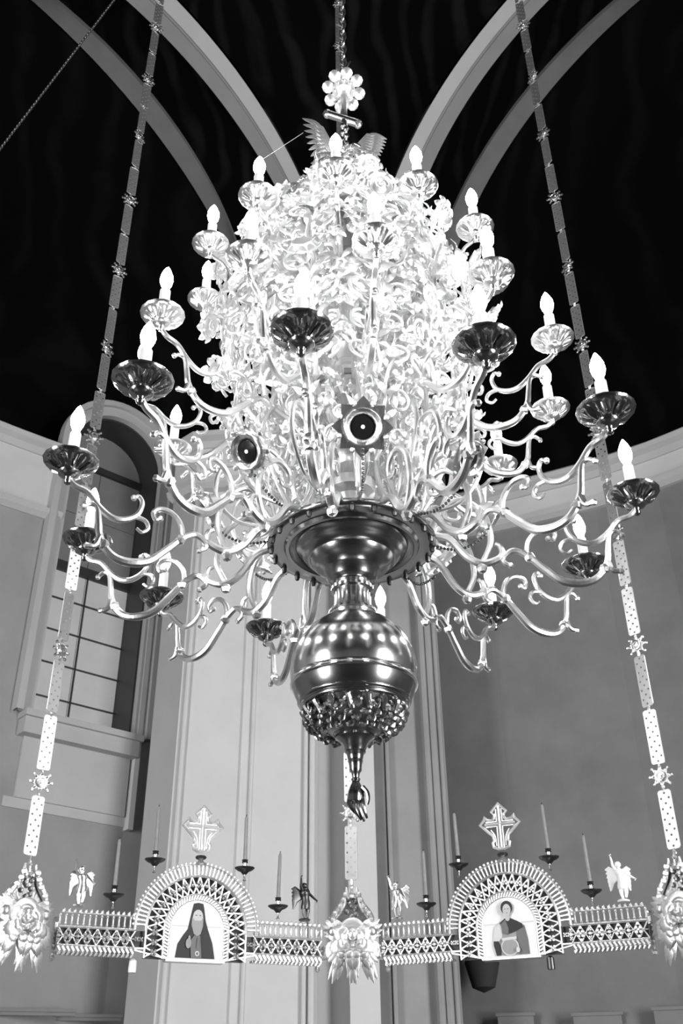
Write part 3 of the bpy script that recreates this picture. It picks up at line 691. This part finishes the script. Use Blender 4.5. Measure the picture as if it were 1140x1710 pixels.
def picture(kind):
    mb = MB(); r = .166
    base = [(-r, 0.0)]+[(-r*cos(pi*i/20), AZ+r*sin(pi*i/20)) for i in range(21)]+[(r, 0.0)]
    mb.prism(base, .012, Matrix.Translation((0, -.006, 0)), ICONW)
    lay = [0]
    def P(poly, mt): lay[0] += 1; mb.prism([(x, z) for x, z in poly], .0012, Matrix.Translation((0, -.0125-.0012*lay[0], 0)), mt)
    def E(cx, cz, a, b, mt, n=18): P([(cx+a*cos(2*pi*i/n), cz+b*sin(2*pi*i/n)) for i in range(n)], mt)
    P([(-r+.01, .185), (r-.01, .187), (r-.01, .182), (-r+.01, .18)], ICONL)
    if kind == 'monk':
        P([(-.125, .005), (-.115, .08), (-.085, .13), (-.058, .165), (-.048, .22), (-.036, .285), (-.03, .31), (.03, .31), (.037, .285), (.05, .215), (.07, .16), (.1, .09), (.118, .005)], ICONB)
        P([(-.034, .27), (-.03, .312), (0, .318), (.03, .312), (.034, .27), (0, .277)], ICONB)
        E(0, .235, .032, .043, ICONS); P([(-.036, .235), (-.038, .19), (-.02, .14), (.002, .125), (.022, .14), (.034, .185), (.034, .235), (.018, .215), (-.018, .215)], ICONG)
        E(-.012, .245, .005, .003, ICONM, 8); E(.013, .245, .005, .003, ICONM, 8)
        P([(-.03, .005), (-.04, .1), (-.018, .13), (.02, .13), (.035, .005)], ICONM); E(-.05, .085, .017, .028, ICONG); E(-.047, .11, .008, .02, ICONG, 8)
        E(.006, .03, .014, .014, ICONL, 12); E(.006, .03, .008, .008, ICONM, 10); P([(-.002, .06), (.002, .12), (.012, .12), (.012, .06)], ICONM)
    else:
        P([(-.1, .08), (-.085, .15), (-.055, .19), (-.02, .21), (.02, .21), (.06, .19), (.098, .165), (.112, .08), (.115, .005), (-.09, .005)], ICONG)
        P([(.04, .02), (.045, .14), (.098, .165), (.112, .09), (.115, .005), (.05, .005)], ICONM)
        P([(-.1, .09), (-.088, .155), (-.06, .185), (-.04, .165), (-.045, .1), (-.07, .08)], ICONL)
        P([(-.1, .06), (-.1, .085), (-.07, .085), (-.055, .05), (-.06, .005), (-.085, .005)], ICONB)
        P([(-.05, .185), (-.01, .12), (.03, .13), (.09, .155), (.085, .175), (.05, .195), (.02, .208), (-.02, .21)], ICONB)
        P([(-.045, .18), (-.04, .13), (-.005, .115), (.0, .15), (-.015, .205)], ICONM)
        E(.0, .05, .055, .05, ICONL); E(.0, .05, .048, .043, ICONG); P([(-.045, .1), (.045, .105), (.045, .09), (-.045, .085)], ICONL)
        P([(-.013, .2), (-.012, .24), (.012, .24), (.013, .2), (0, .192)], ICONS)
        E(0, .27, .037, .04, ICONB); E(0, .257, .025, .034, ICONS); E(-.01, .262, .004, .0025, ICONB, 8); E(.01, .262, .004, .0025, ICONB, 8); E(0, .24, .006, .002, ICONM, 8)
        E(.05, .03, .012, .015, ICONL, 10)
    return mb
def cross_mb():
    mb = MB(); z0 = .63; o = lambda x, z: Vector((x, -.02, z0+z))
    half = [(.02, 0), (.05, .012), (.055, .04), (.045, .05), (.05, .085), (.075, .105), (.105, .135), (.13, .155), (.1, .185), (.098, .205), (.08, .185), (.05, .178), (.035, .19), (.03, .215), (.05, .232), (.0, .285)]
    full = [o(x, z) for x, z in half]+[o(-x, z) for x, z in half[::-1][1:]]
    mb.tube(full, .0105, 6, closed=True)
    mb.tube([o(0, .01), o(0, .27)], .009, 6); mb.tube([o(-.1, .155), o(.1, .155)], .009, 6)
    for sg in (-1, 1):
        mb.tube([o(sg*.018, .01), o(sg*.018, .14), o(sg*.09, .14)], .0055, 5); mb.tube([o(sg*.018, .25), o(sg*.018, .17), o(sg*.09, .17)], .0055, 5)
        mb.tube(catmull([o(sg*.03, .02), o(sg*.035, .08), o(sg*.06, .12)], 4), .004, 5)
    return mb
def pan_mb():
    mb = MB(); mb.lathe([(.0001, -.035), (.012, -.034), (.02, -.025), (.028, -.016), (.045, -.01), (.062, .002), (.064, .008), (.05, .004), (.02, .0), (.014, .004)], 20); return mb.mesh('drip_pan', DARKM)
PAN = pan_mb()
mb = MB(); mb.lathe([(.006, -.075), (.012, -.07), (.005, -.06), (.005, -.02), (.012, .0), (.014, .01), (.011, .03), (.012, .036)], 12); SOCK = mb.mesh('socket', SILVER)
mb = MB(); mb.lathe([(.012, .036), (.021, .04), (.016, .048), (.021, .056), (.014, .058)], 12); COLL = mb.mesh('collar', DARKM)
CROSS = cross_mb().mesh('cross', LACE, sharp=30)
mb = MB(); mb.lathe([(.045, .0), (.04, .01), (.02, .022), (.014, .035)], 16, c=(0, -.02, .545)); CB = mb.mesh('cross_foot', PLATE)
mb = MB(); mb.lathe([(.014, .035), (.03, .04), (.036, .05), (.03, .058), (.012, .062)], 16, c=(0, -.02, .545)); CC_ = mb.mesh('cross_collar', DARKM)
sp = {sg: {k: v.mesh(k, BACKS if k == 'lattice_backing' else PLATE) for k, v in side_parts(sg).items()} for sg in (-1, 1)}
ar = {k: v.mesh(k, BACKS if k == 'arch_backing' else PLATE) for k, v in arch_parts().items() if v}
CAND = [(-.52, .325), (-.29, .545), (.29, .535), (.52, .32)]
FIG = [(-.72, .262), (.70, .258)]
mb = MB(); L = .27
mb.lathe([(.0125, 0), (.0115, L*.5), (.0105, L-.01), (.006, L)], 12, mt=WAX); mb.tube([(0, 0, L), (.001, 0, L+.014)], .003, 5, mt=WICK); CANDLE = mb.mesh('candle', WAX)
def angel():
    t = MB(); 
    t.lathe([(.001, 0), (.024, .0), (.026, .006), (.018, .012), (.001, .014)], 14)
    # legs and robe
    for (p) in ([(.0, 0, .012), (-.004, 0, .05), (.004, 0, .095)], [(.012, -.004, .02), (.016, -.004, .055), (.008, 0, .095)]):
        t.tube(catmull(p, 4), taper(9, .005, .009, .014), 8)
    t.tube(catmull([(.002, 0, .06), (.006, 0, .09), (.004, 0, .125), (.0, 0, .15), (0, 0, .165)], 3), [.018, .02, .021, .02, .019, .017, .017, .019, .021, .02, .018, .012, .007], 10)
    t.ball((-.002, -.002, .183), .0135, 10, sz=1.15); t.tube([(0, 0, .16), (-.001, 0, .176)], .006, 8)
    t.ball((-.002, .003, .188), .0135, 8)
    t.tube(catmull([(-.014, 0, .158), (-.024, -.004, .178), (-.026, -.008, .2), (-.03, -.012, .222)], 4), taper(13, .008, .0055, .0035), 7)
    t.tube(catmull([(.014, 0, .155), (.03, -.008, .135), (.043, -.016, .118), (.055, -.02, .108)], 4), taper(13, .008, .006, .004), 7)
    for x, z in ((-.033, .226), (-.028, .23), (.06, .106), (.058, .101)): t.tube([(x*.95, -.014, z-.002), (x*1.02, -.016, z+.004)], .0022, 5)
    return t
def angel_wing(sg):
    t = MB()
    for i in range(6):
        a = i/5; b = Vector((sg*.008, .014, .15-.006*i)); tip = Vector((sg*(.052-.012*a), .03, .165-.105*a))
        t.tube([b, b.lerp(tip, .5)+Vector((sg*.01, .004, .012)), tip], [.008, .015, .004], 6, flat=.4, ref=(0, 1, 0))
    return t
ANG = angel().mesh('body', CAST); AW = {s: angel_wing(s).mesh('wing', CAST) for s in (-1, 1)}
clab = [['slim candle on the left panel beside its outer figurine, leftmost candle of all', 'slim candle on the left arch shoulder, left of its openwork cross', 'slim candle on the left arch shoulder, right of its openwork cross', 'slim candle on the left panel bar, between the arch and the dark figurine'],
        ['slim candle on the right panel bar, nearest the central winged plaque', 'pale slim candle on the right arch shoulder, left of its openwork cross', 'slim candle on the right arch shoulder, right of its openwork cross', 'slim candle on the right panel beside the bright figurine, rightmost candle of all']]
alab = [['small winged figurine with raised arm at the left end of the left panel', 'small dark winged figurine right of the left arch, beside the central winged plaque'],
        ['small winged figurine just right of the central winged plaque', 'small bright winged figurine at the right end of the right panel']]
for pi_, (ka, kb, kind) in enumerate(((-1, 0, 'monk'), (0, 1, 'youth'))):
    A, B = corner(ka), corner(kb); mid = (A+B)/2; dr = (B-A).normalized(); yw = atan2(dr.y, dr.x)
    pn = MB(); pn.box((0, .0, .1), (.37, .01, .2))
    P = [(-.17, 0)]+[(-.172*cos(pi*i/20), AZ+.172*sin(pi*i/20)) for i in range(21)]+[(.17, 0)]
    pb = MB(); pb.prism(P, .01, Matrix.Translation((0, .008, 0)))
    panel = obj('icon_panel', pb, ring, tuple(Vector((mid.x, mid.y, .817))-RO), (0, 0, yw), mt=DARKM, smooth=False)
    for sg in (-1, 1):
        for k, me in sp[sg].items(): obj(k, me, panel)
    for k, me in ar.items():
        obj(k, me, panel)
    obj('icon_picture', picture(kind), panel, (0, -.022, .004), smooth=False, label='arched icon of a bearded monk in black hood and robe' if kind == 'monk' else 'arched icon of a short-haired youth in armour and dark cloak')
    obj('cross', CROSS, panel); obj('cross_foot', CB, panel); obj('cross_collar', CC_, panel)
    W = Matrix.Translation(Vector((mid.x, mid.y, H+.817))) @ Matrix.Rotation(yw, 4, 'Z')
    for i, (x, z) in enumerate(CAND):
        lp = Vector((x, -.02, z+.01))
        cs = thing('candlestick', '', 'x'); del cs['label']; del cs['category']; cs.parent = ring
        rel = Matrix.Translation(-Vector((RO.x, RO.y, H+RO.z))) @ W @ lp; cs.location = rel
        obj('drip_pan', PAN, cs); obj('socket', SOCK, cs); obj('collar', COLL, cs)
        c = obj('candle', CANDLE, None, W @ (lp+Vector((0, 0, .0585)))); c.rotation_euler = (0, radians(random.uniform(-1.5, 1.5)), 0)
        c['label'] = clab[pi_][i]; c['category'] = 'candle'; c['group'] = 'slim candles on the hanging ring'
    for i, (x, z) in enumerate(FIG):
        f = thing('angel_figurine', alab[pi_][i], 'figurine', W @ Vector((x, -.02, z)), (0, 0, yw+(.3 if i else -.2)), 'winged figurines on the hanging ring')
        for sg in (-1, 1): obj('wing', AW[sg], f)
        obj('body', ANG, f); f.scale = (1.45, 1.45, 1.15)
        if pi_ == 0 and i == 1:
            for c in f.children:
                me = c.data.copy(); me.materials.clear(); me.materials.append(DARKM); c.data = me
        if pi_ == 1 and i == 1:
            for c in f.children:
                me = c.data.copy(); me.materials.clear(); me.materials.append(WHITEP); c.data = me
    # small spotlight under the panel
    sx = -.36 if pi_ == 0 else .22
    mb = MB(); mb.lathe([(.001, -.075), (.022, -.074), (.024, -.06), (.022, -.01), (.01, 0)], 14)
    o = obj('spotlight', mb, panel, (sx, .02, -.002), mt=WHITEP if pi_ == 0 else DARKM)
# corner plaques: six-winged seraphim with crown
def feather(mb, p, tip, wd, n=5, bend=.02):
    p = Vector(p); tip = Vector(tip); m_ = p.lerp(tip, .5)+Vector((0, -bend, 0)); c = catmull([p, m_, tip], 3)
    mb.tube(c, [wd*.5, wd*.85, wd, wd, wd*.85, wd*.5, wd*.08], 6, flat=.4, ref=(0, 1, 0))
def serwing(root, tipdir, length, fan, n, wd):
    mb = MB(); root = Vector(root)
    for i in range(n):
        a = tipdir+fan*(i/(n-1)-.5); l = length*(1-.28*abs(i/(n-1)-.35)); d = Vector((cos(a), 0, sin(a)))
        feather(mb, root, root+d*l+Vector((0, -.004*i, 0)), wd)
        feather(mb, root+Vector((0, -.02, 0)), root+d*l*.62+Vector((0, -.03, 0)), wd*.9); feather(mb, root+Vector((0, -.03, 0)), root+d*l*.36+Vector((0, -.04, 0)), wd*.8)
    return mb
def plaque_parts():
    d = []
    for sg in (-1, 1):
        A = lambda deg: radians(deg) if sg > 0 else pi-radians(deg)
        d.append(('wing', serwing((sg*.02, -.03, .2), A(25), .2, -.7*sg, 5, .036)))
        d.append(('wing', serwing((sg*.03, -.05, .17), A(-32), .2, -.7*sg, 5, .036)))
        d.append(('wing', serwing((sg*.06, -.04, .13), A(-70), .22, -.3*sg, 3, .028)))
        d.append(('wing', serwing((sg*.03, -.065, .13), A(-104), .22, -.25*sg, 3, .028)))
        mb = MB()          # arched shoulder leaves up to the crown
        c = catmull([(sg*.13, -.03, .27), (sg*.12, -.035, .33), (sg*.07, -.04, .4), (sg*.045, -.04, .46)], 5); mb.tube(c, taper(len(c), .016, .022, .012), 7)
        for p in c[::3]: mb.ball(p+Vector((0, -.012, 0)), .019, 6)
        mb.ball((sg*.125, -.05, .235), .034, 10); d.append(('side_scroll', mb))
    mb = MB()
    mb.prism([(-.13, .25), (-.1, .35), (-.045, .44), (.045, .44), (.1, .35), (.13, .25)], .02, Matrix.Translation((0, -.01, 0)))
    for i in range(9): mb.ball((.04*sin(i*2.4)*(1-.06*i), -.028, .33+.015*i), .016, 6)
    d.append(('back_plate', mb))
    mb = MB()
    for sg in (-1, 1): mb.tube(catmull([(sg*.02, -.03, .44), (sg*.035, -.03, .47), (sg*.035, -.03, .51)], 4), taper(9, .014, .013, .006), 7)
    mb.ball((0, -.03, .46), .022, 8); mb.tube([(0, -.02, .45), (0, -.02, .5)], .01, 7); mb.ball((0, -.02, .515), .016, 8); mb.tube([(0, -.02, .52), (0, -.02, .56)], .007, 6)
    d.append(('crown', mb))
    mb = MB(); M = Matrix.Rotation(pi/2, 3, 'X')
    mb.lathe([(.045, .0), (.055, .012), (.075, .014), (.088, .008), (.09, -.005), (.045, -.005)], 28, axis=M, c=(0, -.06, .23)); d.append(('halo', mb))
    mb = MB(); mb.ball((0, -.075, .215), .033, 12, sz=1.2); mb.ball((0, -.106, .212), .007, 6); mb.ball((-.012, -.102, .222), .005, 6); mb.ball((.012, -.102, .222), .005, 6); mb.tube([(-.01, -.103, .198), (.01, -.103, .198)], .003, 5)
    mb.ball((0, -.07, .235), .033, 10); mb.ball((0, -.085, .155), .018, 8); d.append(('face', mb))
    for sg in (-1, 1):
        mb = MB(); mb.box((sg*.225, -.01, .125), (.02, .03, .24))
        for z in (.02, .08, .17, .23): mb.ball((sg*.225, -.024, z), .018, 7)
        d.append(('hinge_bar', mb))
    return [(n, m_.mesh(n, AGED if n == 'back_plate' else PLATE)) for n, m_ in d]
PQ = plaque_parts()
for k, yawk in ((-1, 0), (0, 0), (1, 0)):
    c = corner(k); a = QP+2*pi*k/8
    e = bpy.data.objects.new('corner_plaque', None); COL.objects.link(e); e.parent = ring; e.location = Vector((c.x, c.y, .817-.03))-RO; e.rotation_euler = (0, 0, -a)
    for n, me in PQ: obj(n, me, e)

# ================================================================== SUSPENSION CHAINS
def pplate(name, seed):
    w_, h_ = .078, .345; mb = MB(); rnd = random.Random(seed)
    # plate with real holes: grid of cells, some with a square opening
    nx, nz = 3, 11; cw, chh = w_/nx, h_/nz; t = .005
    for i in range(nx):
        for j in range(nz):
            x0, z0 = -w_/2+i*cw, -h_/2+j*chh
            hole = (i != 1 and j % 2 == 1) or (i == 1 and j % 2 == 0)
            if (i != 1) and j in (0, nz-1): hole = False
            if not hole: mb.box((x0+cw/2, 0, z0+chh/2), (cw, t, chh))
            else:
                g = .28; n = 8; cx, cz = x0+cw/2, z0+chh/2; outer = [(cx+cw/2*sx, cz+chh/2*sz) for sx, sz in ((1, 0), (1, 1), (0, 1), (-1, 1), (-1, 0), (-1, -1), (0, -1), (1, -1))]
                inner = [(cx+cw*g*cos(2*pi*q_/n), cz+cw*g*sin(2*pi*q_/n)) for q_ in range(n)]
                vs = [Vector((x, y, z)) for y in (-t/2, t/2) for P_ in (outer, inner) for x, z in P_]
                fs = []
                for q_ in range(n):
                    l = (q_+1) % n; fs += [(q_, l, 8+l, 8+q_), (16+q_, 24+q_, 24+l, 16+l), (8+q_, 8+l, 24+l, 24+q_)]
                mb.add(vs, fs)
    for sx in (-1, 1): mb.tube([(sx*w_/2, 0, -h_/2+.008), (sx*w_/2, 0, h_/2-.008)], .005, 5)
    for sz in (-1, 1): mb.tube([(-w_/2+.008, 0, sz*h_/2), (w_/2-.008, 0, sz*h_/2)], .005, 5); mb.tube([(0, 0, sz*h_/2), (0, 0, sz*(h_/2+.028))], .007, 6); mb.ball((0, 0, sz*(h_/2+.024)), .0125, 7)
    return mb.mesh(name, PLATE)
def star():
    mb = MB(); P = []
    for k in range(16): a = 2*pi*k/16; r = .07 if k % 2 == 0 else .04; P.append((r*cos(a), r*sin(a)))
    mb.prism(P, .012); M = Matrix.Rotation(pi/2, 3, 'X')
    mb.lathe([(.0001, .025), (.014, .022), (.02, .01), (.026, .02), (.033, .018), (.036, .004)], 16, axis=M); mb.lathe([(.0001, .025), (.014, .022), (.02, .01), (.026, .02), (.033, .018), (.036, .004)], 16, axis=Matrix.Rotation(-pi/2, 3, 'X'))
    for k in range(8): a = 2*pi*k/8; mb.ball((.068*cos(a), 0, .068*sin(a)), .0105, 6); mb.ball((.048*cos(a), -.008, .048*sin(a)), .008, 5)
    return mb.mesh('star_link', CHASED)
PP = pplate('pierced_plate', 1); ST = star()
for k, lab in ((-1, 'left suspension chain of pierced plates and star links'), (0, 'middle suspension chain of pierced plates, mostly hidden behind the chandelier'), (1, 'right suspension chain of pierced plates and star links')):
    c = corner(k); a = QP+2*pi*k/8; root = thing('suspension_chain', lab, 'chain', (c.x, c.y, H+1.33), (0, 0, -a), 'suspension chains of the hanging ring')
    s0 = 1.7855-1.33; per = .88
    j = 0
    obj('pierced_plate', PP, root, (0, 0, s0-.26), (0, 0, 0))
    for j in range(16):
        z = s0+j*per; tw = .35*sin(j*2.1+k)
        obj('star_link', ST, root, (0, 0, z), (0, 0, tw))
        obj('pierced_plate', PP, root, (0, 0, z+.253), (0, 0, tw*.6)); obj('pierced_plate', PP, root, (0, 0, z+.253+.376), (0, 0, -tw*.5))
# slanting chain at the upper left
p1 = pol(-27.9, 7.2, 7.2*1.1469); p2 = pol(-21.6, 6.8, 6.8*1.5846); dd = (p2-p1); p1 = p1-dd*.6; p2 = p2+dd*1.2; dd = p2-p1
mb = MB(); mb.tube([Vector((.008*cos(t), 0, .016*sin(t))) for t in [2*pi*i/8 for i in range(8)]], .0045, 5, closed=True); SL = mb.mesh('link', AGED)
sc_ = thing('slanting_chain', 'thin dark chain slanting across the upper left corner', 'chain', p1, dd.to_track_quat('Z', 'Y').to_euler())
n = 150; st_ = .026
nn_ = int(dd.length/st_)
vis = min(290, nn_)
for i in range(vis): obj('link', SL, sc_, (0, 0, dd.length*i/vis), (0, 0, pi/2*(i % 2)), )
for o in sc_.children: o.scale = (1.3, 1.3, dd.length/vis/.026)
